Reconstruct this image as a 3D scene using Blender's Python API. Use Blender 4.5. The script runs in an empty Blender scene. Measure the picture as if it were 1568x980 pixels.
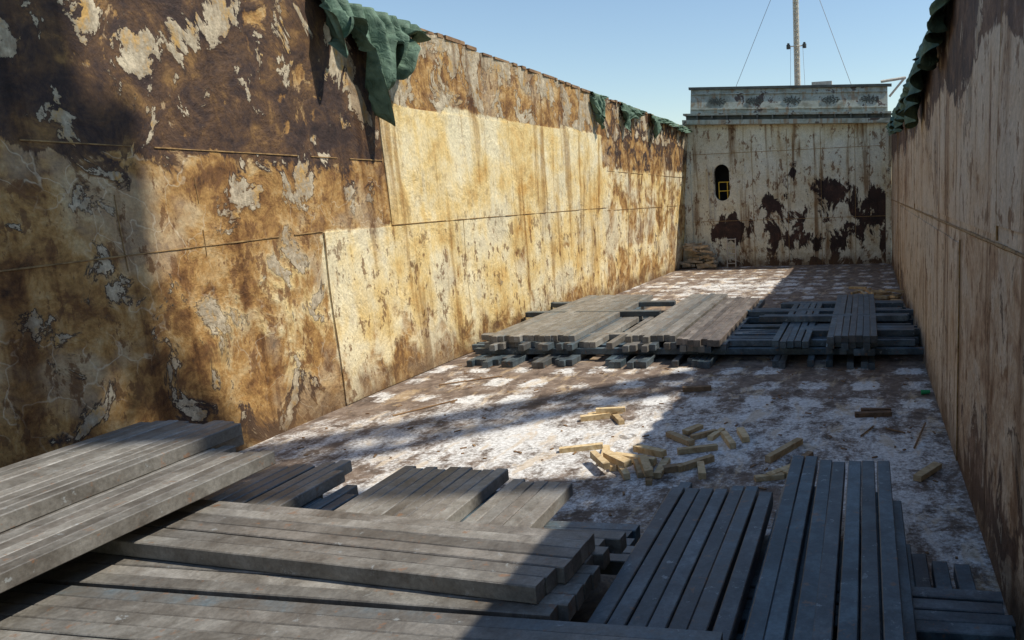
import bpy, bmesh, math, random
from mathutils import Vector, Matrix, noise as mn
random.seed(7)
C=bpy.context.collection
sc=bpy.context.scene
# ------------------------------------------------------------------ camera
H=4.0
F=Vector((205,208,-1118)).normalized()
U=Vector((-0.008,1,0)); U=(U-F*U.dot(F)).normalized()
R=F.cross(U)
M=Matrix((R,F,U)).to_4x4(); M.translation=Vector((0,0,H))
cam=bpy.data.cameras.new("camera"); co=bpy.data.objects.new("camera",cam)
C.objects.link(co); co.matrix_world=M
cam.sensor_width=36; cam.lens=1118/1568*36; cam.shift_x=(784-1120)/1568; cam.clip_end=5000; cam.clip_start=.05
sc.camera=co
# ------------------------------------------------------------------ light
SUN=Vector((.72,.15,1)).normalized()
w=bpy.data.worlds.new("World"); sc.world=w; w.use_nodes=True
nt=w.node_tree; bg=nt.nodes['Background']
sky=nt.nodes.new('ShaderNodeTexSky'); sky.sky_type='NISHITA'; sky.sun_disc=False
sky.sun_elevation=math.asin(SUN.z); sky.sun_rotation=math.atan2(SUN.x,SUN.y)
sky.air_density=1.3; sky.dust_density=.05; sky.ozone_density=3.0
nt.links.new(sky.outputs[0],bg.inputs[0]); bg.inputs[1].default_value=.14
s=bpy.data.lights.new("sun","SUN"); s.energy=4.9; s.angle=math.radians(.55); s.color=(1,.94,.84)
so=bpy.data.objects.new("sun",s); C.objects.link(so); so.rotation_euler=SUN.to_track_quat('Z','Y').to_euler()
sc.view_settings.view_transform='Standard'; sc.view_settings.look='None'; sc.view_settings.exposure=0

# ------------------------------------------------------------------ node helpers
class G:
    def __init__(s,name,rough=.8,metal=0.0,spec=.3):
        s.m=bpy.data.materials.new(name); s.m.use_nodes=True; s.nt=s.m.node_tree
        s.b=s.nt.nodes['Principled BSDF']; s.b.inputs['Roughness'].default_value=rough
        s.b.inputs['Metallic'].default_value=metal
        s.b.inputs['Specular IOR Level'].default_value=spec
        tc=s.nt.nodes.new('ShaderNodeTexCoord'); s.P=tc.outputs['Object']
    def put(s,sock,v):
        if isinstance(v,bpy.types.NodeSocket): s.nt.links.new(v,sock)
        elif v is not None:
            if isinstance(v,(tuple,list)) and len(v)==3 and sock.type=='RGBA': v=(*v,1)
            sock.default_value=v
    def math(s,op,a,b=None,clamp=False):
        n=s.nt.nodes.new('ShaderNodeMath'); n.operation=op; n.use_clamp=clamp
        s.put(n.inputs[0],a); s.put(n.inputs[1],b); return n.outputs[0]
    def sv(s,v,sc_,off=(0,0,0)):
        n=s.nt.nodes.new('ShaderNodeMapping'); s.put(n.inputs[0],v); n.inputs[3].default_value=sc_; n.inputs[1].default_value=off; return n.outputs[0]
    def noise(s,v,scale,detail=4,rough=.6,dist=0.0):
        n=s.nt.nodes.new('ShaderNodeTexNoise'); s.put(n.inputs['Vector'],v); n.inputs['Scale'].default_value=scale
        n.inputs['Detail'].default_value=detail; n.inputs['Roughness'].default_value=rough; n.inputs['Distortion'].default_value=dist
        return n.outputs[0]
    def vor(s,v,scale,feature='DISTANCE_TO_EDGE'):
        n=s.nt.nodes.new('ShaderNodeTexVoronoi'); n.feature=feature; s.put(n.inputs['Vector'],v); n.inputs['Scale'].default_value=scale
        return n.outputs['Distance']
    def mr(s,v,a,b,c=0.0,d=1.0):
        n=s.nt.nodes.new('ShaderNodeMapRange'); n.interpolation_type='SMOOTHSTEP'
        for i,x in enumerate((v,a,b,c,d)): s.put(n.inputs[i],x)
        return n.outputs[0]
    def mix(s,f,a,b,t='MIX'):
        n=s.nt.nodes.new('ShaderNodeMix'); n.data_type='RGBA'; n.blend_type=t
        s.put(n.inputs[0],f); s.put(n.inputs[6],a); s.put(n.inputs[7],b); return n.outputs[2]
    def ramp(s,v,stops):
        n=s.nt.nodes.new('ShaderNodeValToRGB'); s.put(n.inputs[0],v); e=n.color_ramp.elements
        e[0].position=stops[0][0]; e[0].color=(*stops[0][1],1); e[1].position=stops[-1][0]; e[1].color=(*stops[-1][1],1)
        for p,c in stops[1:-1]:
            k=e.new(p); k.color=(*c,1)
        return n.outputs[0]
    def attr(s,name):
        n=s.nt.nodes.new('ShaderNodeAttribute'); n.attribute_name=name
        x=s.nt.nodes.new('ShaderNodeSeparateColor'); s.nt.links.new(n.outputs[0],x.inputs[0]); return x.outputs
    def sep(s,v):
        n=s.nt.nodes.new('ShaderNodeSeparateXYZ'); s.put(n.inputs[0],v); return n.outputs
    def add3(s,v,w,k):
        n=s.nt.nodes.new('ShaderNodeVectorMath'); n.operation='MULTIPLY_ADD'; s.put(n.inputs[0],w); n.inputs[1].default_value=(k,k,k); s.put(n.inputs[2],v); return n.outputs[0]
    def ncol(s,v,scale,detail=2):
        n=s.nt.nodes.new('ShaderNodeTexNoise'); s.put(n.inputs['Vector'],v); n.inputs['Scale'].default_value=scale; n.inputs['Detail'].default_value=detail
        return n.outputs[1]
    def lin(s,*tw):
        r=None
        for t,w_ in tw:
            q=s.math('MULTIPLY',t,w_); r=q if r is None else s.math('ADD',r,q)
        return r
    def col(s,c): s.put(s.b.inputs['Base Color'],c)
    def bump(s,h,strength=.5,dist=.02):
        n=s.nt.nodes.new('ShaderNodeBump'); n.inputs['Strength'].default_value=strength; n.inputs['Distance'].default_value=dist
        s.put(n.inputs['Height'],h); s.nt.links.new(n.outputs[0],s.b.inputs['Normal'])

def simple(name,c1,c2,scale=4,rough=.7,bump=.3,stretch=(1,1,1),metal=0):
    g=G(name,rough,metal); v=g.sv(g.P,stretch); n=g.noise(v,scale,4,.65)
    g.col(g.ramp(n,[(.3,c1),(.7,c2)])); g.bump(n,bump,.01); return g.m

# ---- rusty painted hold plating.  mask: R=old dark rust, G=clean cream paint, B=loose flakes
def wallmat(name,ochre,cream,dark,flake,streak=.5,scr=1.0,nsc=1.25,vs=.75):
    g=G(name,.75); P=g.P; a=g.attr("mask")
    n1=g.noise(P,.6,3,.62); n2=g.noise(P,2.1,6,.72,.4); n3=g.noise(g.sv(P,(1,1,vs)),nsc,8,.66,.5)
    nf=g.noise(P,17,2,.7); st=g.noise(g.sv(P,(1.6,1.6,.13)),1.3,4,.6,.3)
    nh=g.noise(g.sv(P,(1.3,1.3,.7)),3.0,5,.72)
    clean=g.mr(a[1],.75,1.0,1,.3)
    o=g.ramp(g.lin((n2,.72),(st,.14),(n1,.14)),[(.34,ochre[0]),(.43,ochre[1]),(.52,ochre[2]),(.63,ochre[3])])
    c=g.ramp(g.lin((n1,.5),(st,.30),(n2,.20)),[(.38,cream[0]),(.46,cream[1]),(.56,cream[2])])
    d=g.ramp(g.lin((n2,.7),(n1,.3)),[(.34,dark[0]),(.45,dark[1]),(.55,dark[2]),(.64,dark[3])])
    pert=g.math('MULTIPLY',g.math('SUBTRACT',n3,.5),1.9)
    Gm=g.mr(g.math('ADD',a[1],g.math('MULTIPLY',pert,.9)),.36,.60)
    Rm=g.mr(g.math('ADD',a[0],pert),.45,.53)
    x=g.mix(Gm,o,c)
    x=g.mix(g.math('MULTIPLY',g.math('MULTIPLY',g.mr(n1,.53,.64),.4),clean),x,flake[3])
    # scratches in the paint
    dv=g.add3(g.sv(P,(1,1,.7)),g.ncol(P,1.3,3),.9)
    e1=g.vor(dv,1.6)
    x=g.mix(g.math('MULTIPLY',g.math('MULTIPLY',g.mr(e1,.0,.02,1,0),g.mr(n1,.46,.58)),.6*scr),x,(.66,.55,.38))
    # rust spots bleeding through
    x=g.mix(g.math('MULTIPLY',g.math('MULTIPLY',g.mr(nh,.56,.61),.8),clean),x,(.17,.08,.03))
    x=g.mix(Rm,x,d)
    # flakes
    th=g.math('SUBTRACT',.74,g.math('MULTIPLY',a[2],.28)); df=g.math('SUBTRACT',n3,th)
    fl=g.mr(df,0,.008); rim=g.math('MULTIPLY',g.mr(df,-.022,-.002),g.mr(df,.001,.006,1,0))
    x=g.mix(g.math('MULTIPLY',rim,.75),x,(.04,.025,.018))
    fc=g.ramp(g.lin((nh,.6),(n2,.4)),[(.40,flake[2]),(.49,flake[0]),(.58,flake[1])])
    x=g.mix(fl,x,fc)
    # vertical run-off and fine grain
    x=g.mix(g.math('MULTIPLY',g.mr(st,.48,.34),streak),x,(.28,.15,.06),'MULTIPLY')
    x=g.mix(.38,x,g.ramp(nf,[(.32,(.5,.5,.5)),(.66,(1.25,1.25,1.25))]),'MULTIPLY')
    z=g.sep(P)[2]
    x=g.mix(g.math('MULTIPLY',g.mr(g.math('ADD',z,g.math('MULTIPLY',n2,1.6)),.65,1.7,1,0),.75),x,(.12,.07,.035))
    g.col(x)
    g.bump(g.lin((n3,4.0),(nf,.2)),.7,.04)
    return g.m

OCH=[(.06,.028,.013),(.21,.10,.032),(.42,.235,.075),(.58,.41,.20)]
CRE=[(.60,.35,.10),(.76,.56,.24),(.82,.71,.45)]
DRK=[(.020,.013,.012),(.055,.033,.025),(.12,.065,.032),(.28,.155,.055)]
FLK=[(.38,.31,.21),(.60,.50,.34),(.50,.30,.095),(.46,.39,.28)]
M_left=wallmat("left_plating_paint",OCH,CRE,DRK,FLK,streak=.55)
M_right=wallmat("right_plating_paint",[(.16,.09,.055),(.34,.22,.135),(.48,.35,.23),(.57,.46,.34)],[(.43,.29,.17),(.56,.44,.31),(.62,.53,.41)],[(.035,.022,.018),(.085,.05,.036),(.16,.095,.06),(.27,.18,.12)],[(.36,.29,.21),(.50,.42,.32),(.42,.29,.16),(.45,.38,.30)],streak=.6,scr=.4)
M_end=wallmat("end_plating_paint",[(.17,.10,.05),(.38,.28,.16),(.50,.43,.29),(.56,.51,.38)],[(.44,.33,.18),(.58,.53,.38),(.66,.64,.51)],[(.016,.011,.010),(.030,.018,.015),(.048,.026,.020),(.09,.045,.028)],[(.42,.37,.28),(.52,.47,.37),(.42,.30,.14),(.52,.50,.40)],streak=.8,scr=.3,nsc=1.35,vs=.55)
M_weld=simple("weld_bead_rust",(.14,.08,.03),(.40,.25,.10),9)
M_rim=simple("rim_rust",(.12,.06,.03),(.35,.22,.11),3)

# ------------------------------------------------------------------ mesh helpers
def link(name,bm,mats,parent=None,smooth=False):
    me=bpy.data.meshes.new(name); bm.normal_update(); bm.to_mesh(me); bm.free()
    for m in (mats if isinstance(mats,list) else [mats]): me.materials.append(m)
    if smooth:
        for p in me.polygons: p.use_smooth=True
    o=bpy.data.objects.new(name,me); C.objects.link(o)
    if parent: o.parent=parent
    return o
def abox(bm,a,b,mi=0,fn=None):
    vs=[bm.verts.new((x,y,z)) for x in (a[0],b[0]) for y in (a[1],b[1]) for z in (a[2],b[2])]
    for f in ((0,1,3,2),(4,6,7,5),(0,4,5,1),(2,3,7,6),(0,2,6,4),(1,5,7,3)):
        q=bm.faces.new([vs[i] for i in f]); q.material_index=mi
    return vs
def beam(bm,p,q,r,mi=0,n=6):
    p=Vector(p); q=Vector(q); d=(q-p).normalized(); u=d.orthogonal().normalized(); v=d.cross(u)
    A=[];B=[]
    for i in range(n):
        a=2*math.pi*i/n; o=(u*math.cos(a)+v*math.sin(a))*r
        A.append(bm.verts.new(p+o)); B.append(bm.verts.new(q+o))
    for i in range(n):
        f=bm.faces.new((A[i],A[(i+1)%n],B[(i+1)%n],B[i])); f.material_index=mi
    bm.faces.new(A[::-1]).material_index=mi; bm.faces.new(B).material_index=mi
def sheet(name,y0,y1,z0,z1,X,mask,mat,parent=None,step=.2,thick=0,inv=False,ztop=None):
    bm=bmesh.new(); L=bm.verts.layers.float_color.new("mask")
    ny=max(1,int((y1-y0)/step)); nz=max(1,int((z1-z0)/step)); V=[]
    for i in range(ny+1):
        col=[]
        y=y0+(y1-y0)*i/ny
        zt=ztop(y) if ztop else z1
        for j in range(nz+1):
            z=z0+(zt-z0)*j/nz
            v=bm.verts.new((X(y,z),y,z)); v[L]=(*mask(y,z),1); col.append(v)
        V.append(col)
    for i in range(ny):
        for j in range(nz):
            q=(V[i][j],V[i+1][j],V[i+1][j+1],V[i][j+1]); bm.faces.new(q if not inv else q[::-1])
    if thick:
        ring=[V[i][0] for i in range(ny+1)]+[V[ny][j] for j in range(1,nz+1)]+[V[i][nz] for i in range(ny-1,-1,-1)]+[V[0][j] for j in range(nz-1,0,-1)]
        back=[]
        for v in ring:
            q=bm.verts.new((v.co.x-thick,v.co.y,v.co.z)); q[L]=v[L]; back.append(q)
        for i in range(len(ring)):
            k=(i+1)%len(ring); q=(ring[i],back[i],back[k],ring[k]); bm.faces.new(q if not inv else q[::-1])
    return link(name,bm,mat,parent)

def sm(a,b,x):
    t=max(0,min(1,(x-a)/(b-a))); return t*t*(3-2*t)
def blob(y,z,cy,cz,ry,rz): return math.exp(-((y-cy)/ry)**2-((z-cz)/rz)**2)

# ------------------------------------------------------------------ left wall
YE=37.8
def lxt(y): return -10.35+1.5*max(0,min(1,(y-16)/22))
def lxb(y): return -10.40+.8*max(0,min(1,(y-17)/21))
def lzt(y): return 8.03-.9*max(0,min(1,(y-16)/22))+.03*math.sin(y*1.7)*math.sin(y*.6)
def LX(y,z): t=z/8; return lxb(y)*(1-t)+lxt(y)*t+.018*math.sin(y*2.6)*math.sin(z*1.9+.4)
def lmask(y,z):
    r=g_=b=0
    if z>4.95:
        if y<14.7:
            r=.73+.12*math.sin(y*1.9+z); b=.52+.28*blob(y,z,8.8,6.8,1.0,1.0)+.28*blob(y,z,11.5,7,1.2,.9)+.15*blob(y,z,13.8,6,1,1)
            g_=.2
        elif z>6.2:
            r=.42+.2*sm(24,28,y); b=.84
            g_=.38
        elif y<26.8: g_=1.0; b=.0; r=-.15
        else:
            r=.42+.15*sm(27,33,y)*sm(5,6.5,z); g_=.35; b=.40
    else:
        if y<12.6 or (y<14.7 and z>3.55):
            g_=.25+.25*blob(y,z,11.3,2.0,1.3,1.5); r=.31+.15*sm(1.5,0,z)+.16*sm(4,5,z); b=.46+.25*blob(y,z,11.5,4.2,2.5,.8)+.2*blob(y,z,11,2,1,1.3)
        elif y<27.2: g_=.82-.3*sm(1.6,.2,z)+.12*sm(3.2,4,z)-.1*sm(3.2,2.5,z); b=.24-.2*sm(3.2,4,z); r=.04+.18*sm(1,0,z)-.17*sm(3.3,4,z)
        else: g_=.5; r=.22; b=.3
    return (r,g_,b)
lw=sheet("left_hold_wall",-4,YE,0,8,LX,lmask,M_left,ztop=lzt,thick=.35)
def plate(nm,y0,y1,z0,z1,p,par=lw,mat=M_left): 
    return sheet(nm,y0,y1,z0,z1,lambda y,z:LX(y,z)+p,lambda y,z:lmask((y0+y1)/2 if y1-y0<.5 else min(max(y,y0+.02),y1-.02),min(max(z,z0+.06),z1-.06)),mat,par,thick=p+.01)
plate("panel_upper",14.75,20.2,3.52,6.15,.025); plate("panel_upper",20.215,26.75,3.52,6.2,.022)
plate("panel_lower",12.62,13.1,.02,3.5,.03); plate("panel_lower",13.115,17.6,.02,3.5,.02); plate("panel_lower",17.615,27.1,.02,3.5,.018)
bm=bmesh.new()
def lbead(y0,z0,y1,z1,p=.006,wd=.013):
    n=max(1,int(max(abs(y1-y0),abs(z1-z0))/.35))
    for i in range(n):
        if random.random()<.15: continue
        ya=y0+(y1-y0)*i/n; yb=y0+(y1-y0)*(i+1)/n; za=z0+(z1-z0)*i/n; zb=z0+(z1-z0)*(i+1)/n
        beam(bm,(LX(ya,za)+p,ya,za),(LX(yb,zb)+p,yb,zb),wd*random.uniform(.6,1.2),n=5)
lbead(2,5.0,14.7,4.93); lbead(2,3.25,12.6,3.52); lbead(10.0,3.3,10.0,4.95,wd=.007); lbead(27.3,4.9,37.7,4.7); lbead(29.5,0,29.5,7.2,wd=.01); lbead(33.5,0,33.5,7,wd=.01); lbead(27.2,3.4,37.7,3.3)
lbead(14.75,3.53,27.1,3.51,p=.025); lbead(17.6,0,17.6,3.5,p=.02,wd=.008); lbead(8.7,3.2,8.7,5,wd=.007); lbead(12.62,.05,12.62,3.5,p=.026,wd=.01)
link("weld_seams",bm,M_weld,lw)
bm=bmesh.new(); y=-4
while y<YE:
    l=random.uniform(.15,.9); h=random.uniform(.0,.05)
    x=lxt(y+l/2); abox(bm,(x-.32,y,lzt(y)-.03),(x+.02,min(y+l,YE),lzt(y)+.015+h)); y+=l+random.uniform(0,.25)
link("rim",bm,M_rim,lw)

# ------------------------------------------------------------------ right wall
def RXf(y,z): return 1.28+.014*math.sin(y*2.4)*math.sin(z*1.8)
def rmask(y,z):
    b=.38+.2*sm(3.4,5,z)
    if z>3.3: 
        g_=.72; r=.06+.80*sm(4.9,5.6,z+.2*math.sin(y*1.3))
        if 7.6<y<14: g_+=.1
        if y>22: r+=.22; g_-=.2
    else:
        g_=.70 if y>10.4 else .40; r=.12+(.16 if y<10.4 else 0)+.28*sm(1.6,0,z)
        if y>22: r+=.14
    return (r,g_,b)
rzt=lambda y:6.72+.02*math.sin(y*2.1)
rw=sheet("right_hold_wall",-4,YE,0,6.7,RXf,rmask,M_right,ztop=rzt,thick=-.35,inv=True)
for (a,b_,c,d,p) in ((10.45,27.5,.02,3.15,.02),(-2,7.55,3.55,6.3,.02),(7.57,20,3.45,6.1,.015)):
    sheet("panel",a,b_,c,d,lambda y,z:RXf(y,z)-p,lambda y,z:rmask(min(max(y,a+.05),b_-.05),min(max(z,c+.06),d-.1)),M_right,rw,thick=-(p+.01),inv=True)
bm=bmesh.new()
def rb(y0,z0,y1,z1,wd=.02):
    n=max(1,int(max(abs(y1-y0),abs(z1-z0))/.5))
    for i in range(n):
        t,u=i/n,(i+1)/n; ya,yb,za,zb=y0+(y1-y0)*t,y0+(y1-y0)*u,z0+(z1-z0)*t,z0+(z1-z0)*u
        beam(bm,(RXf(ya,za)-.012,ya,za),(RXf(yb,zb)-.012,yb,zb),wd*random.uniform(.7,1.1),n=5)
rb(-3,3.42,37.7,3.2,.022); rb(27.6,0,27.6,3.2); rb(20,3.3,20,6.6,.012); rb(10.45,0,10.45,3.2,.012); rb(7.56,3.4,7.56,6.6,.012); rb(30,0,30,6.6,.012)
link("weld_seams",bm,M_weld,rw)

# ------------------------------------------------------------------ end wall with doorway, and hatch coaming
def tilt(x): return -.045*(x+3.75)
dx,dz0,dz1,dr=-7.3,3.85,4.9,.40
bm=bmesh.new(); L=bm.verts.layers.float_color.new("mask")
def emask(x,z):
    r=.12+.40*sm(4.4,2.2,z)*sm(.3,.9,z)*sm(-8.8,-7.0,x)+.60*blob(x,z,-1.6,3.8,1.2,.6)+.28*blob(x,z,-4.8,3.4,.45,.7)+.42*sm(.75,.15,z)+.45*blob(x,z,.6,3.2,.5,.7)+.4*blob(x,z,-3.6,4.7,.25,.35)+.2*blob(x,z,-6.9,1.9,.8,.5)
    r-=.22*blob(x,z,-5.6,2.0,.35,1.5)+.2*blob(x,z,-2.6,2.5,.3,1.2)
    return (min(r,.9),.76-.1*sm(3.2,2,z),.18)
x0,x1=-9.75,1.28
nx=66; nz=42
V={}
for i in range(nx+1):
    for j in range(nz+1):
        x=x0+(x1-x0)*i/nx; z=(7.15+tilt(x))*j/nz
        v=bm.verts.new((x,YE,z)); v[L]=(*emask(x,z),1); V[i,j]=v
def indoor(x,z): return abs(x-dx)<dr+.12 and dz0-dr-.12<z<dz1+dr+.12
for i in range(nx):
    for j in range(nz):
        q=(V[i,j],V[i+1,j],V[i+1,j+1],V[i,j+1]); c=sum((v.co for v in q),Vector())/4
        if indoor(c.x,c.z): continue
        bm.faces.new(q)
ew=link("end_hold_wall",bm,M_end)
bm=bmesh.new(); L=bm.verts.layers.float_color.new("mask")
inn=[];out=[];N=40
for k in range(N):
    a=2*math.pi*k/N; cx,sx=math.cos(a),math.sin(a)
    pz=(dz1 if sx>0 else dz0)+dr*sx; inn.append((dx+dr*cx,pz))
    mz=(dz0+dz1)/2; t=min(.8/abs(cx) if abs(cx)>1e-6 else 99,1.4/abs(sx) if abs(sx)>1e-6 else 99); out.append((dx+cx*t,mz+sx*t))
A=[];B=[];D=[]
for (x,z),(ox,oz) in zip(inn,out):
    v=bm.verts.new((x,YE-.02,z)); v[L]=(*emask(x,z),1); A.append(v)
    v=bm.verts.new((ox,YE-.02,oz)); v[L]=(*emask(ox,oz),1); B.append(v)
    v=bm.verts.new((x,YE+.25,z)); v[L]=(.6,.2,.2,1); D.append(v)
for k in range(N):
    j=(k+1)%N; bm.faces.new((A[k],B[k],B[j],A[j])); bm.faces.new((D[k],A[k],A[j],D[j]))
link("doorway_plate",bm,M_end,ew)
M_dark=simple("dark_interior",(.012,.011,.01),(.03,.027,.024),3)
M_yel=simple("yellow_paint",(.45,.30,.03),(.65,.45,.06),8)
bm=bmesh.new(); abox(bm,(dx-1.2,YE+1.6,dz0-1.5),(dx+1.2,YE+1.7,dz1+1.2)); abox(bm,(dx-1.2,YE+.26,dz0-1.5),(dx-1.1,YE+1.6,dz1+1.2)); abox(bm,(dx+1.1,YE+.26,dz0-1.5),(dx+1.2,YE+1.6,dz1+1.2)); abox(bm,(dx-1.2,YE+.26,dz1+1.2),(dx+1.2,YE+1.7,dz1+1.3)); abox(bm,(dx-1.2,YE+.26,dz0-.5),(dx+1.2,YE+1.6,dz0-.4))
link("trunk_space",bm,M_dark,ew)
bm=bmesh.new()
for xx in (-.2,.25): beam(bm,(dx+xx,YE+.15,dz0-.3),(dx+xx,YE+.15,dz0+.55),.028)
for zz in (.1,.55): beam(bm,(dx-.2,YE+.15,dz0+zz),(dx+.36,YE+.15,dz0+zz),.025)
link("guard_rail",bm,M_yel,ew)
bm=bmesh.new()
abox(bm,(-6.75,YE-.03,4.75),(-6.1,YE+.01,5.4)); abox(bm,(-1.75,YE-.03,4.85),(-1.1,YE+.01,5.35)); abox(bm,(-1.65,YE-.05,4.95),(-1.2,YE-.028,5.25))
abox(bm,(-9.3,YE-.12,0),(-8.95,YE+.01,7.3)); abox(bm,(1.0,YE-.2,0),(1.27,YE+.01,6.8))
o=link("cover_plates",bm,M_end,ew)
at=o.data.color_attributes.new("mask",'FLOAT_COLOR','POINT')
for i,v in enumerate(o.data.vertices): at.data[i].color=(.2,.6,.3,1)
bm=bmesh.new()
for x in (-5.7,-3.9,-2.2,-.5): beam(bm,(x,YE-.003,0),(x,YE-.003,6.9),.012)
beam(bm,(-9.0,YE-.003,2.4),(1.0,YE-.003,2.4),.012); beam(bm,(-9,YE-.003,5.85),(1,YE-.003,5.85),.012)
link("weld_seams",bm,M_weld,ew)
M_lad=simple("ladder_paint",(.36,.32,.26),(.6,.56,.48),8)
bm=bmesh.new()
for xx in (-7.15,-6.7): beam(bm,(xx,YE-.25,0),(xx,YE-.12,1.5),.035)
for k in range(6): beam(bm,(-7.15,YE-.24+.02*k,.2+k*.25),(-6.7,YE-.24+.02*k,.2+k*.25),.025)
for xx in (-8.0,-7.75): beam(bm,(xx,YE-.08,2.4),(xx,YE-.08,5.2),.018)
for k in range(9): beam(bm,(-8.0,YE-.08,2.55+k*.3),(-7.75,YE-.08,2.55+k*.3),.013)
link("steel_ladder",bm,M_lad)
M_sack=simple("old_dunnage",(.22,.16,.10),(.5,.42,.3),6)
bm=bmesh.new()
for k in range(30):
    z=random.uniform(.05,1.35); x=-8.8+random.uniform(-.5,1.0-.35*z); y=37.2+random.uniform(-.3,.3)+.1*z
    vs=abox(bm,(-.33,-.1,-.06),(.33,.1,.06)); mt=Matrix.Translation((x,y,z))@Matrix.Rotation(random.uniform(-.6,.6),4,'Z')@Matrix.Rotation(random.uniform(-.25,.25),4,'Y')
    for v in vs: v.co=mt@v.co
link("dunnage_heap",bm,M_sack)

g=G("coaming_paint",.6); P=g.P
n=g.noise(P,1.6,6,.68,.5); st=g.noise(g.sv(P,(3,3,.25)),1.4,4,.6); nf=g.noise(P,12,3,.7)
x=g.ramp(n,[(.35,(.20,.20,.15)),(.5,(.34,.36,.30)),(.65,(.44,.47,.41))])
x=g.mix(g.math('MULTIPLY',g.mr(st,.52,.62),.7),x,(.26,.16,.08)); x=g.mix(g.mr(n,.57,.62),x,(.09,.065,.05))
x=g.mix(.35,x,g.ramp(nf,[(.3,(.6,.6,.6)),(.7,(1.1,1.1,1.1))]),'MULTIPLY'); g.col(x); g.bump(n,.4,.02); M_coam=g.m
M_band=simple("coaming_band",(.05,.055,.05),(.13,.14,.12),3,stretch=(1,1,3))
hc=bpy.data.objects.new("hatch_coaming",None); C.objects.link(hc)
def prof(name,pts,xa,xb,mat,n=12):
    bm=bmesh.new(); rows=[]
    for i in range(n+1):
        x=xa+(xb-xa)*i/n; rows.append([bm.verts.new((x,y,z+tilt(x))) for y,z in pts])
    m=len(pts)
    for i in range(n):
        for k in range(m):
            bm.faces.new((rows[i][k],rows[i][(k+1)%m],rows[i+1][(k+1)%m],rows[i+1][k]))
    bm.faces.new(rows[0][::-1]); bm.faces.new(rows[-1]); bmesh.ops.recalc_face_normals(bm,faces=bm.faces)
    return link(name,bm,mat,hc)
prof("lower_lip",[(37.35,7.12),(37.35,7.34),(38.2,7.34),(38.2,7.12)],-9.15,1.27,M_coam)
prof("band",[(37.6,7.34),(37.6,7.56),(38.2,7.56),(38.2,7.34)],-9.0,1.27,M_band)
prof("upper_lip",[(37.4,7.56),(37.4,7.66),(38.3,7.66),(38.3,7.56)],-9.1,1.27,M_coam)
prof("cover_panel",[(37.55,7.66),(37.95,8.88),(40.5,8.95),(40.5,7.66)],-8.75,1.1,M_coam)
prof("top_rail",[(37.85,8.88),(37.85,9.0),(38.1,9.0),(38.1,8.88)],-8.85,1.3,M_band)
prof("stringer",[(37.56,7.86),(37.58,7.92),(37.9,7.92),(37.9,7.86)],-8.72,1.08,M_coam)
prof("stringer",[(37.80,8.62),(37.82,8.68),(38.1,8.68),(38.1,8.62)],-8.72,1.08,M_coam)
bm=bmesh.new()
for i in range(13):
    x=-8.4+i*.77; t=tilt(x)
    abox(bm,(x,37.36,7.56+t-.2),(x+.06,37.62,7.56+t)) 
for i in range(5):
    x=-7.9+i*1.9
    for k in range(26):
        a=k*.55; rr=.05+.012*k
        px=x+.5+1.3*rr*math.cos(a); pz=8.27+.55*rr*math.sin(a)*(1 if i%2 else -1); yy=37.55+(pz-7.66)*.328-.02
        vs=abox(bm,(-.07,-.02,-.022),(.07,.02,.022)); mt=Matrix.Translation((px,yy,pz+tilt(px)))@Matrix.Rotation(a+random.uniform(-.6,.6),4,'Y')
        for v in vs: v.co=mt@v.co
link("brackets",bm,M_band,hc)
bm=bmesh.new(); beam(bm,(.8,38.3,8.95),(2.0,38.6,9.1),.07); beam(bm,(1.2,38.2,8.2),(1.9,38.2,9.0),.06); abox(bm,(-2.6,38.1,8.9),(-1.6,38.6,9.12))
link("pipe",bm,M_lad,hc)

# ------------------------------------------------------------------ deck, mast, sea
M_deck=simple("deck_paint",(.12,.06,.04),(.22,.12,.08),2)
bm=bmesh.new(); abox(bm,(-16,38.3,6.3),(8,75,6.45)); link("main_deck",bm,M_deck)
bm=bmesh.new(); abox(bm,(-16,-25,7.3),(-10.75,38.2,7.45)); link("side_deck",bm,M_deck)
bm=bmesh.new(); abox(bm,(1.64,-25,6.45),(8,38.2,6.55)); link("side_deck",bm,M_deck)
g=G("sea_water",.12,0,.5); g.col((.02,.06,.07)); g.bump(g.noise(g.P,.6,4),.4,.3)
bm=bmesh.new(); vs=[bm.verts.new(p) for p in ((-3000,-3000,-2),(3000,-3000,-2),(3000,3000,-2),(-3000,3000,-2))]; bm.faces.new(vs); link("water",bm,g.m)
M_mast=simple("mast_paint",(.55,.50,.38),(.75,.70,.58),6)
M_wire=simple("wire",(.25,.25,.25),(.4,.4,.4),6)
bm=bmesh.new(); mx,my=-4.33,50
for a,b_ in ((-.16,-.16),(.16,-.16),(-.16,.16),(.16,.16)): beam(bm,(mx+a,my+b_,6.4),(mx+a*.8,my+b_*.8,20),.045)
z=6.6
while z<20:
    for sx in (-1,1):
        beam(bm,(mx-.16,my+.16*sx,z),(mx+.16,my+.16*sx,z),.03); beam(bm,(mx+.16*sx,my-.16,z),(mx+.16*sx,my+.16,z),.03)
    beam(bm,(mx-.16,my-.16,z),(mx+.16,my-.16,z+.35),.03); z+=.35
beam(bm,(mx,my,6.4),(mx,my,20),.14)
beam(bm,(mx-.55,my-.2,13.0),(mx+.55,my-.2,13.0),.035)
mo=link("mast",bm,M_mast)
bm=bmesh.new()
for sx in (-.52,.52):
    beam(bm,(mx+sx,my-.2,12.85),(mx+sx,my-.2,13.1),.13,n=10); beam(bm,(mx+sx,my-.2,13.1),(mx+sx,my-.2,13.2),.08,n=10)
link("lamps",bm,M_band,mo)
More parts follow.
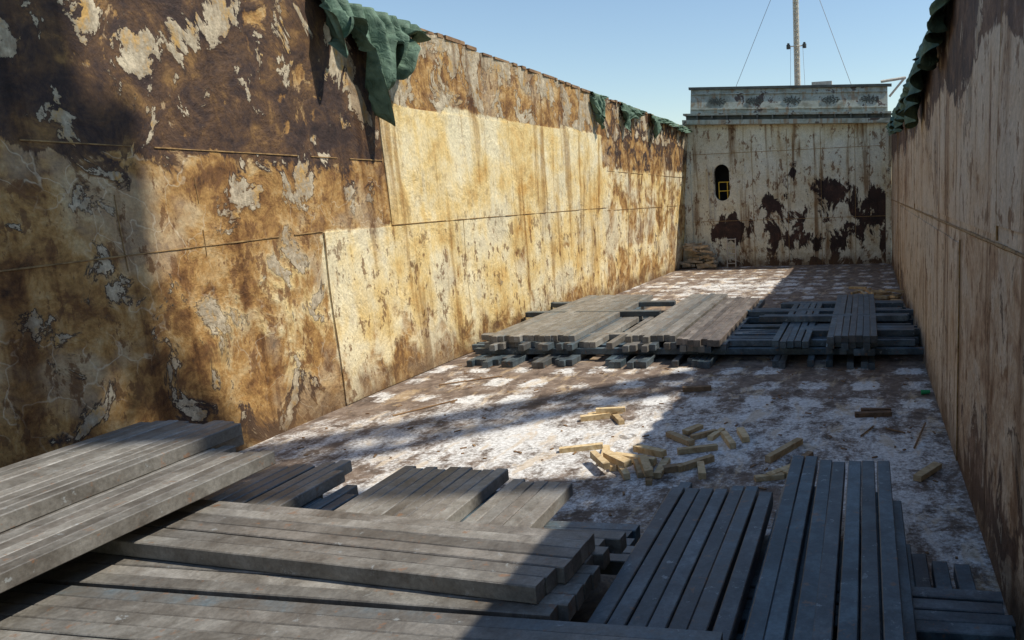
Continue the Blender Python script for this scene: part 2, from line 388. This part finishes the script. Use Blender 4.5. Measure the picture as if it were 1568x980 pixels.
bm=bmesh.new(); beam(bm,(mx,my,19.4),(-10.5,50,6.4),.018); beam(bm,(mx,my,20),(.6,50,6.4),.018); beam(bm,(mx+.4,my,13.0),(mx+.55,my,8.5),.012); beam(bm,(mx-.4,my,13.0),(mx-.5,my,8.5),.012)
link("rigging",bm,M_wire,mo)

# ------------------------------------------------------------------ hold floor
g=G("hold_floor",.8); P=g.P; a=g.attr("mask")
n1=g.noise(P,.75,4,.65,.5); n2=g.noise(P,2.6,6,.74,.6); nf=g.noise(P,15,4,.78); nd=g.noise(g.sv(P,(2.2,.8,1)),1.3,5,.66,.5)
sp=g.sep(g.add3(P,g.ncol(P,1.0,3),.65))
gx=g.math('SINE',g.math('MULTIPLY',sp[0],6.3)); gy=g.math('SINE',g.math('MULTIPLY',sp[1],5.2))
grid=g.math('MULTIPLY',g.mr(gx,-.6,.4),g.mr(gy,-.5,.5))
brown=g.ramp(n2,[(.33,(.080,.058,.044)),(.5,(.185,.135,.10)),(.66,(.32,.25,.19))])
white=g.ramp(g.lin((nf,.6),(n2,.4)),[(.36,(.36,.34,.31)),(.48,(.60,.585,.55)),(.6,(.82,.81,.77))])
wv=g.math('ADD',g.math('MULTIPLY',g.math('SUBTRACT',g.lin((n1,.25),(nd,.28),(nf,.22),(n2,.25)),.5),4.6),a[0])
wv=g.math('ADD',wv,g.math('MULTIPLY',g.math('MULTIPLY',grid,a[1]),g.mr(n1,.36,.58,.15,.50)))
wm=g.mr(wv,.34,.86)
x=g.mix(wm,brown,white)
x=g.mix(g.math('MULTIPLY',g.mr(nd,.53,.64),.5),x,(.52,.37,.20))
x=g.mix(g.math('MULTIPLY',g.mr(n2,.57,.65),.7),x,(.075,.058,.046))
g.col(x); g.bump(g.lin((nf,.6),(n2,.8)),.6,.02); M_floor=g.m
def fmask(x,y):
    r=.20+.56*blob(x,y,-5.5,10.8,4.3,3.0)+.34*blob(x,y,.3,8,1.6,5)+.20*blob(x,y,-1,12,2.8,3)+.40*blob(x,y,-5.5,30,3.5,3.5)-.15*sm(15.5,17,y)*sm(26,23,y)
    g_=sm(11.6,13.2,y)*sm(18,16.5,y)+sm(24,27,y)*.8
    if x<-9: r+=.15*math.sin(y*1.3)
    return (min(r,.82),g_,0)
bm=bmesh.new(); L=bm.verts.layers.float_color.new("mask"); V={}
nx,ny=48,170
for i in range(nx+1):
    for j in range(ny+1):
        x=-10.6+12.0*i/nx; y=-4+42*j/ny; v=bm.verts.new((x,y,0)); v[L]=(*fmask(x,y),1); V[i,j]=v
for i in range(nx):
    for j in range(ny): bm.faces.new((V[i,j],V[i+1,j],V[i+1,j+1],V[i,j+1]))
link("hold_floor",bm,M_floor)

# ------------------------------------------------------------------ billets
g=G("billet_steel",.42,.0,.5); P=g.P; a=g.attr("bc")
off=g.nt.nodes.new('ShaderNodeCombineXYZ'); g.nt.links.new(g.math('MULTIPLY',a[0],40),off.inputs[0]); g.nt.links.new(g.math('MULTIPLY',a[0],17),off.inputs[2])
Q=g.add3(P,off.outputs[0],1)
n=g.noise(Q,2.0,6,.72,.4); nf=g.noise(Q,26,3,.75); n7=g.noise(Q,6,5,.75)
warm=g.ramp(n,[(.34,(.125,.11,.09)),(.5,(.215,.20,.172)),(.64,(.31,.295,.26))])
shade_cold=g.ramp(n,[(.34,(.030,.042,.050)),(.5,(.060,.088,.104)),(.64,(.115,.165,.19))])  # blue-grey steel, colour also darkened for the billets lying in shade
brn=g.ramp(n,[(.34,(.05,.036,.028)),(.55,(.12,.088,.07)),(.66,(.21,.16,.125))])
x=g.mix(g.mr(g.math('ADD',a[1],g.math('MULTIPLY',g.math('SUBTRACT',n,.5),.9)),.3,.7),warm,shade_cold)
x=g.mix(g.math('MULTIPLY',a[2],.85),x,brn)
x=g.mix(1.0,x,g.ramp(a[0],[(0,(.70,.70,.70)),(1,(1.18,1.18,1.18))]),'MULTIPLY')
x=g.mix(.5,x,g.ramp(nf,[(.32,(.5,.5,.5)),(.68,(1.3,1.3,1.3))]),'MULTIPLY')
x=g.mix(g.math('MULTIPLY',g.mr(n7,.60,.68),.6),x,(.24,.11,.045))
x=g.mix(g.math('MULTIPLY',g.mr(n7,.38,.31),.5),x,(.38,.41,.41))
g.col(x); g.bump(g.lin((nf,1),(n7,1)),.35,.005); M_bil=g.m

def billet(bm,L,p0,p1,z,w=.15,h=.15,tint=(0,0)):
    p0=Vector((*p0,z)); p1=Vector((*p1,z)); d=(p1-p0); n=max(2,int(d.length/.8)); d.normalize(); s=Vector((-d.y,d.x,0))
    c=.009; prof=[(-w/2+c,0),(w/2-c,0),(w/2,c),(w/2,h-c),(w/2-c,h),(-w/2+c,h),(-w/2,h-c),(-w/2,c)]
    col=(random.random(),min(1,max(0,tint[0]+random.uniform(-.22,.22))),min(1,max(0,tint[1]+random.uniform(-.2,.2))),1)
    bow=random.uniform(-.014,.014); rows=[]; sk=random.uniform(-.01,.01)
    for i in range(n+1):
        t=i/n; c0=p0.lerp(p1,t)+s*(bow*math.sin(math.pi*t)); rows.append([])
        for k,(u,v) in enumerate(prof):
            q=bm.verts.new(c0+s*(u)+Vector((0,0,v+random.uniform(-.0015,.0015)))+d*(sk*u/w if i in(0,n) else 0)); q[L]=col; rows[-1].append(q)
    for i in range(n):
        for k in range(8): bm.faces.new((rows[i][k],rows[i][(k+1)%8],rows[i+1][(k+1)%8],rows[i+1][k]))
    bm.faces.new(rows[0][::-1]); bm.faces.new(rows[-1])

class Stack:
    def __init__(s,name): s.name=name; s.bm=bmesh.new(); s.L=s.bm.verts.layers.float_color.new("bc")
    def _put(s,a,b,cx,cy,ang,z,tint):
        ca,sa=math.cos(ang),math.sin(ang); r=[]
        for q in (a,b):
            u,v=q[0]-cx,q[1]-cy; r.append((cx+u*ca-v*sa,cy+u*sa+v*ca))
        billet(s.bm,s.L,r[0],r[1],z+random.uniform(0,.007),tint=tint)
    def lon(s,xa,xb,ya,yb,z,pitch=.155,j=.12,skip=0.0,ang=0,tint=(.3,0),gap=.0):
        x=xa+.075; cx,cy=(xa+xb)/2,(ya+yb)/2
        while x<=xb-.05:
            if random.random()>=skip:
                s._put((x,ya+random.uniform(-j,j)),(x+random.uniform(-.008,.008),yb+random.uniform(-j,j)),cx,cy,ang,z,tint)
            x+=pitch+(random.random()*gap)
    def lat(s,xa,xb,ya,yb,z,pitch=.155,j=.12,skip=0.0,ang=0,tint=(.3,0),gap=.0):
        y=ya+.075; cx,cy=(xa+xb)/2,(ya+yb)/2
        while y<=yb-.05:
            if random.random()>=skip:
                s._put((xa+random.uniform(-j,j),y),(xb+random.uniform(-j,j),y+random.uniform(-.008,.008)),cx,cy,ang,z,tint)
            y+=pitch+(random.random()*gap)
    def done(s): return link(s.name,s.bm,M_bil)
# --- near left pile
s=Stack("steel_billet_stack")
for k in range(2):
    s.lat(-9.2,-2.9,1.0,7.0,.0+k*.303,skip=.12,j=.25,tint=(.6,.1)); s.lon(-9.0,-3.2,1.2,7.3,.152+k*.303,skip=.15,j=.25,tint=(.6,.1),gap=.05)
s.lon(-7.4,-6.3,1.5,7.75,.608,j=.2,tint=(.35,0),gap=.03)
s.lon(-5.65,-4.15,1.5,7.78,.608,j=.05,tint=(.1,.15),ang=.02); s.lon(-4.1,-3.25,1.4,7.45,.608,j=.10,tint=(.15,.2))
s.lat(-8.8,-2.35,6.05,7.05,.455,j=.3,skip=.2,tint=(.6,0))
s.lat(-8.6,-2.3,4.66,6.1,.76,j=.10,tint=(.15,.1)); s.lat(-7.2,-.9,2.3,4.6,.76,j=.12,tint=(.3,.1))
s.lat(-8.6,-2.35,5.0,6.0,.914,j=.12,ang=-.075,tint=(.1,.2))
s.lon(-9.3,-7.4,1.0,7.2,.914,j=.1,tint=(.2,0)); s.lat(-9.3,-6.9,5.2,5.5,1.066,tint=(.3,0)); s.lat(-9.3,-6.6,3,3.4,1.066)
s.lon(-7.35,-6.35,.7,6.65,1.22,j=.14,tint=(.12,.15)); s.lon(-8.75,-7.38,1.0,7.1,1.22,j=.1,tint=(.15,0))
s.lon(-8.65,-7.25,.9,7.1,1.373,j=.08,tint=(.08,0))
s.done()
# --- near right pile, tinted toward the shade-darkened steel
s=Stack("steel_billet_stack")
s.lat(-2.3,.9,1.0,6.0,.0,skip=.1,j=.2,tint=(.9,.1)); s.lon(-2.2,.55,1.0,7.4,.152,skip=.15,j=.2,tint=(.9,0)); s.lat(-2.2,1.15,3.6,6.15,.304,skip=.05,j=.05,tint=(.85,.2),gap=.03)
s.lon(.42,.95,1.0,6.95,.152,j=.1,tint=(.9,.2),gap=.06)
s.lon(-2.2,.35,1.0,7.7,.456,j=.25,tint=(.95,0),gap=.10)
s.lon(-2.15,-1.02,1.0,7.42,.609,j=.05,tint=(.8,.4),gap=.012); s.lon(-.9,-.62,1.0,8.45,.62,j=.04,tint=(1,0)); s.lon(-.56,.33,1.2,8.35,.62,j=.05,tint=(.95,.2),gap=.03)
s.done()
# --- middle stack, right half tinted toward the shade-darkened steel
s=Stack("steel_billet_stack")
for (xa,xb) in ((-9.6,-8.3),(-8.0,-6.9),(-6.1,-5.0),(-4.6,-3.5),(-2.1,-1.1),(-.9,.3)):
    s.lon(xa,xb,16.0,22,.0,skip=.2,j=.25,tint=(.7,.1))
s.lat(-10.0,1.1,16.6,22.5,.152,skip=.45,j=.3,tint=(.8,0),gap=.1)
s.lon(-9.5,-6.8,16.5,23.4,.304,j=.22,skip=.12,tint=(.45,0)); s.lon(-5.7,-3.2,16.3,23.2,.304,j=.25,skip=.15,tint=(.5,.1))
s.lat(-10.1,-6.0,20.2,20.6,.456,tint=(.5,0)); s.lat(-10.1,-6.0,22.0,22.3,.456,tint=(.5,0)); s.lat(-10.1,-3.0,17.6,17.9,.304)
s.lon(-9.45,-7.0,16.7,23.7,.456,j=.10,tint=(.30,0),gap=.004); s.lon(-7.0,-6.0,16.6,20.6,.304,skip=.3)
s.lon(-5.75,-4.5,16.6,23.6,.456,j=.14,tint=(.28,0)); s.lon(-4.4,-3.3,16.25,22.8,.456,j=.2,tint=(.0,.75))
s.lat(-4.2,1.1,16.8,21.5,.304,skip=.25,j=.3,tint=(.9,.1),gap=.12); s.lon(-2.1,-1.1,16.0,21.6,.456,skip=.1,tint=(.8,0),gap=.06)
s.lat(-2.7,1.1,18.3,18.6,.608,tint=(.7,.2)); s.lat(-3.5,1.15,20,20.5,.456,j=.3,tint=(.9,.1)); s.lat(-1.5,1.15,17.2,17.8,.456,tint=(.9,.1)); s.lat(-2.4,1,21.3,21.8,.456,tint=(.8,.1))
s.lon(-.85,.28,15.9,21.9,.456,j=.2,skip=.05,tint=(.85,.3)); s.lon(-.85,.22,15.75,22.0,.609,j=.08,tint=(.8,.5)); s.lon(-.9,.28,16,19,.304,j=.2,skip=.1,tint=(.8,.1))
s.done()

# ------------------------------------------------------------------ timber
g=G("timber_block",.8); P=g.P; a=g.attr("bc")
n=g.noise(P,7,4,.6,1.0); x=g.ramp(n,[(.3,(.42,.28,.13)),(.5,(.64,.48,.26)),(.7,(.76,.62,.38))])
x=g.mix(a[0],x,g.ramp(n,[(.3,(.08,.045,.025)),(.7,(.22,.13,.07))])); g.col(x); g.bump(n,.3,.006); M_tim=g.m
bm=bmesh.new(); L=bm.verts.layers.float_color.new("bc")
def timb(x,y,ang,l=.55,w=.11,h=.09,z=0,dk=0,tl=0):
    vs=abox(bm,(-l/2,-w/2,0),(l/2,w/2,h)); mt=Matrix.Translation((x,y,z+abs(tl)*l/2))@Matrix.Rotation(math.radians(ang),4,'Z')@Matrix.Rotation(tl,4,'Y')
    for v in vs: v.co=mt@(v.co+Vector([random.uniform(-.006,.006) for _ in range(3)])); v[L]=(dk,0,0,1)
T=[(-4.75,12.3,40,.6,0,0),(-4.85,12.05,25,.5,0,0),(-4.4,12.0,-55,.5,.0,.4),(-4.6,12.2,10,.5,.09,0),
(-4.5,10.5,22,.65,0,0),
(-4.0,10.2,-75,.7,0,.1),(-3.8,9.95,-60,.6,0,0),(-3.65,9.8,-40,.55,.09,.1),(-3.45,10.0,-15,.7,.02,0),(-3.3,9.75,-70,.6,.0,.5),(-3.15,9.6,-65,.65,.09,.2),(-3.05,9.45,-80,.5,0,.6),(-3.9,9.75,-45,.6,.09,.2),(-3.5,9.6,-60,.5,0,0),(-3.25,10.15,-20,.55,.1,.1),(-2.95,9.75,-85,.6,.0,.3),
(-3.0,11.0,-35,.6,0,.5),(-2.9,11.5,60,.4,0,.3),(-2.65,11.25,45,.45,0,.5),(-2.45,11.3,80,.45,0,.1),(-2.2,11.0,-60,.6,0,.1),(-2.0,11.25,-75,.5,0,0),(-2.6,10.55,25,.6,0,.4),(-2.5,9.95,50,.6,0,.5),(-2.35,9.7,-70,.45,0,.2),(-2.75,9.75,30,.35,0,.8),
(-1.25,10.6,60,.9,0,.35),(-1.2,9.75,50,.5,0,.1),(-1.35,9.55,20,.4,0,.2),(-1.0,9.6,-30,.35,0,.1),(-.9,10.3,70,.3,0,.8),
(.82,9.9,62,.6,0,.3),(.1,12.5,5,.6,0,1),(.15,12.7,12,.5,0,1),(-3.4,14.0,10,.55,0,.9)]
for x,y,an,l,z,dk in T: timb(x,y,an+random.uniform(-6,6),l*1.05,random.uniform(.09,.125),random.uniform(.07,.10),z,dk,random.uniform(-.02,.02))
for k in range(34):
    timb(random.uniform(-.4,1.1),random.uniform(22.5,26.5),random.uniform(-90,90),random.uniform(.3,.9),.1,.08,random.uniform(0,.35),random.uniform(.2,.7),random.uniform(-.15,.15))
link("timber_dunnage",bm,M_tim)
bm=bmesh.new()
for k in range(420):
    x=random.uniform(-10,1.1); y=random.uniform(7.5,36); l=random.uniform(.02,.12)
    vs=abox(bm,(-l/2,-.015,0),(l/2,.015,.015)); mt=Matrix.Translation((x,y,.001))@Matrix.Rotation(random.uniform(0,3),4,'Z')
    for v in vs: v.co=mt@v.co
for (p,q) in (((-9.3,14.2,.02),(-8.2,15.0,.02)),((.7,10.9,.02),(.95,12.0,.06)),((.3,11.8,.02),(.6,11.6,.02)),((-.1,11.4,.02),(.1,11.9,.02)),((-8.9,12.0,.02),(-8.2,13.1,.02))): beam(bm,p,q,.015)
link("floor_debris",bm,M_rim)
M_gr=simple("green_plastic",(.02,.25,.08),(.04,.35,.12),5)
bm=bmesh.new(); bmesh.ops.create_cone(bm,segments=12,radius1=.05,radius2=.035,depth=.17,cap_ends=True,matrix=Matrix.Translation((1.1,13.9,.05))@Matrix.Rotation(1.5,4,'Y')); link("plastic_bottle",bm,M_gr)

# ------------------------------------------------------------------ tarpaulins
g=G("tarp_cloth",.7); n=g.noise(g.P,3,4,.6); g.col(g.ramp(n,[(.35,(.045,.08,.05)),(.65,(.13,.20,.135))])); g.bump(g.noise(g.P,5,3,.6,1),.8,.06); M_tarp=g.m
def interp(T,u):
    for (a,va),(b,vb) in zip(T,T[1:]):
        if u<=b: t=(u-a)/(b-a); t=t*t*(3-2*t); return va+(vb-va)*t
    return T[-1][1]
def drape(name,y0,y1,top,side,topz,bot,nu=60,nv=22,amp=.10,fold=9,seed=0,over=.35):
    bm=bmesh.new(); V=[]; sg=1 if side=='L' else -1
    for i in range(nu+1):
        u=i/nu; row=[]; y=y0+(y1-y0)*u; zt=topz(y)+.05; tp=interp(top,u); L_=interp(bot,u)+.12*mn.noise(Vector((u*fold*3,seed,1)))
        for j in range(nv+1):
            v=j/nv
            if v<.15:
                t=v/.15; x=(lxt(y) if side=='L' else 1.28)-sg*over*(1-t); z=zt+.02*math.sin(u*20); yy=y
            else:
                t=(v-.15)/.85; z=zt-tp*min(1,t*3)-L_*t
                ph=u*fold*2*math.pi+seed+2.6*mn.noise(Vector((u*4,t*2,seed)))
                f=(abs(math.sin(ph))*2-1)*amp*(.45+t)
                pn=mn.noise(Vector((u*11,t*5,seed+5)))*.16*t
                x=(LX(y,z) if side=='L' else 1.28)+sg*(.08+amp*1.4*t+f*.9+pn); yy=y+mn.noise(Vector((u*5,t*2.5,seed+9)))*.35*t
                x=max(x,(LX(yy,z)+.04)) if side=='L' else min(x,1.23)
            row.append(bm.verts.new((x,yy,z)))
        V.append(row)
    for i in range(nu):
        for j in range(nv): bm.faces.new((V[i][j],V[i+1][j],V[i+1][j+1],V[i][j+1]))
    return link(name,bm,M_tarp,smooth=True)
Z=[(0,0),(1,0)]
drape("green_tarpaulin",13.0,16.3,[(0,.0),(.3,.35),(.45,.15),(1,.15)],'L',lzt,[(0,.5),(.04,1.3),(.10,.8),(.16,.25),(.28,.1),(.36,.7),(.42,2.3),(.47,1.6),(.52,.5),(.62,.6),(.72,1.25),(.78,.6),(.84,.15),(.92,.3),(1,.05)],seed=1,fold=4,amp=.2,nu=140,nv=40)
drape("green_tarpaulin",25.9,26.7,Z,'L',lzt,[(0,.3),(.4,1.3),(.7,.9),(1,.1)],seed=2,fold=2)
drape("green_tarpaulin",28.6,31.0,Z,'L',lzt,[(0,.4),(.15,1.2),(.35,.5),(1,.1)],seed=3,fold=4)
drape("green_tarpaulin",31.8,37.6,Z,'L',lzt,[(0,.3),(.06,1.1),(.16,.3),(.5,.25),(.8,.35),(1,.2)],seed=4,fold=7)
drape("green_tarpaulin",11.2,33.5,Z,'R',rzt,[(0,.2),(.04,.6),(.10,.9),(.16,.5),(.22,1.1),(.28,1.5),(.34,.6),(.42,1.1),(.5,.6),(.6,1.2),(.7,.5),(.85,.9),(1,.4)],seed=5,fold=18,nu=300,amp=.12)

# ------------------------------------------------------------------ added crane on the quay (unseen, placed to throw the dappled shadow)
M_cr=simple("shadow_crane_paint",(.35,.22,.05),(.5,.34,.1),2)
M_conc=simple("quay_concrete",(.25,.24,.22),(.36,.35,.32),1)
bm=bmesh.new(); abox(bm,(9.5,-60,-3),(60,90,.6)); link("quay",bm,M_conc)
bm=bmesh.new(); X0,Y0=13.6,11.9
for a,b_ in ((-1,-1),(1,-1),(-1,1),(1,1)): beam(bm,(X0+a,Y0+b_,.6),(X0+a*.7,Y0+b_*.6,35),.28)
z=1
while z<34:
    for sx in (-1,1):
        beam(bm,(X0-.9,Y0+.8*sx,z),(X0+.9,Y0+.8*sx,z+2),.16); beam(bm,(X0+.9*sx,Y0-.8,z+2),(X0+.9*sx,Y0+.8,z),.16)
    z+=2
abox(bm,(X0-.5,Y0-1.0,.6),(X0+.5,Y0+.1,34))
abox(bm,(X0-1.6,Y0-2.4,35.3),(X0+1.6,Y0+1.3,39.0)); abox(bm,(X0-1.1,Y0+1.3,35.8),(X0+.4,Y0+2.1,37.4)); 
J0=Vector((X0,Y0+.6,36)); J1=Vector((X0+10.5,Y0+13,30.5)); d=(J1-J0); dn=d.normalized(); sd=dn.cross(Vector((0,0,1))).normalized(); upv=sd.cross(dn)
cr=[(-.8,0),(.8,0),(0,1.3)]
for a,b_ in cr: beam(bm,J0+sd*a+upv*b_,J1+sd*a*.5+upv*b_*.5,.2)
n=12
for i in range(n):
    t0,t1=i/n,(i+1)/n; k=1-.5*t0
    P0=[J0+d*t0+(sd*a+upv*b_)*k for a,b_ in cr]; P1=[J0+d*t1+(sd*a+upv*b_)*(1-.5*t1) for a,b_ in cr]
    for q in range(3): beam(bm,P0[q],P1[(q+1)%3],.14); beam(bm,P0[q],P0[(q+1)%3],.11)
beam(bm,(X0,Y0,38),J1,.08); beam(bm,(X0,Y0,42),J0.lerp(J1,.6),.08); beam(bm,(X0,Y0,38),(X0,Y0,42),.2)
co_=link("shadow_crane",bm,M_cr)
# added unseen load of loose sticks under the jib, to dapple the floor
bm=bmesh.new(); rs=random.Random(3); hp=J0.lerp(J1,.45)
for k in range(4): beam(bm,hp,hp+Vector((rs.uniform(-1.2,1.2),rs.uniform(-1.5,1.5),-5)),.03)
for k in range(22):
    c=hp+Vector((rs.uniform(-1.8,2.2),rs.uniform(-2,2.6),-5+rs.uniform(-1.2,.3))); v=Vector((rs.uniform(-1,1),rs.uniform(-1,1),rs.uniform(-.25,.25))).normalized()*rs.uniform(.6,1.6)
    beam(bm,c-v,c+v,rs.uniform(.08,.2),n=4)
link("slung_shadow_sticks",bm,M_tim,co_)
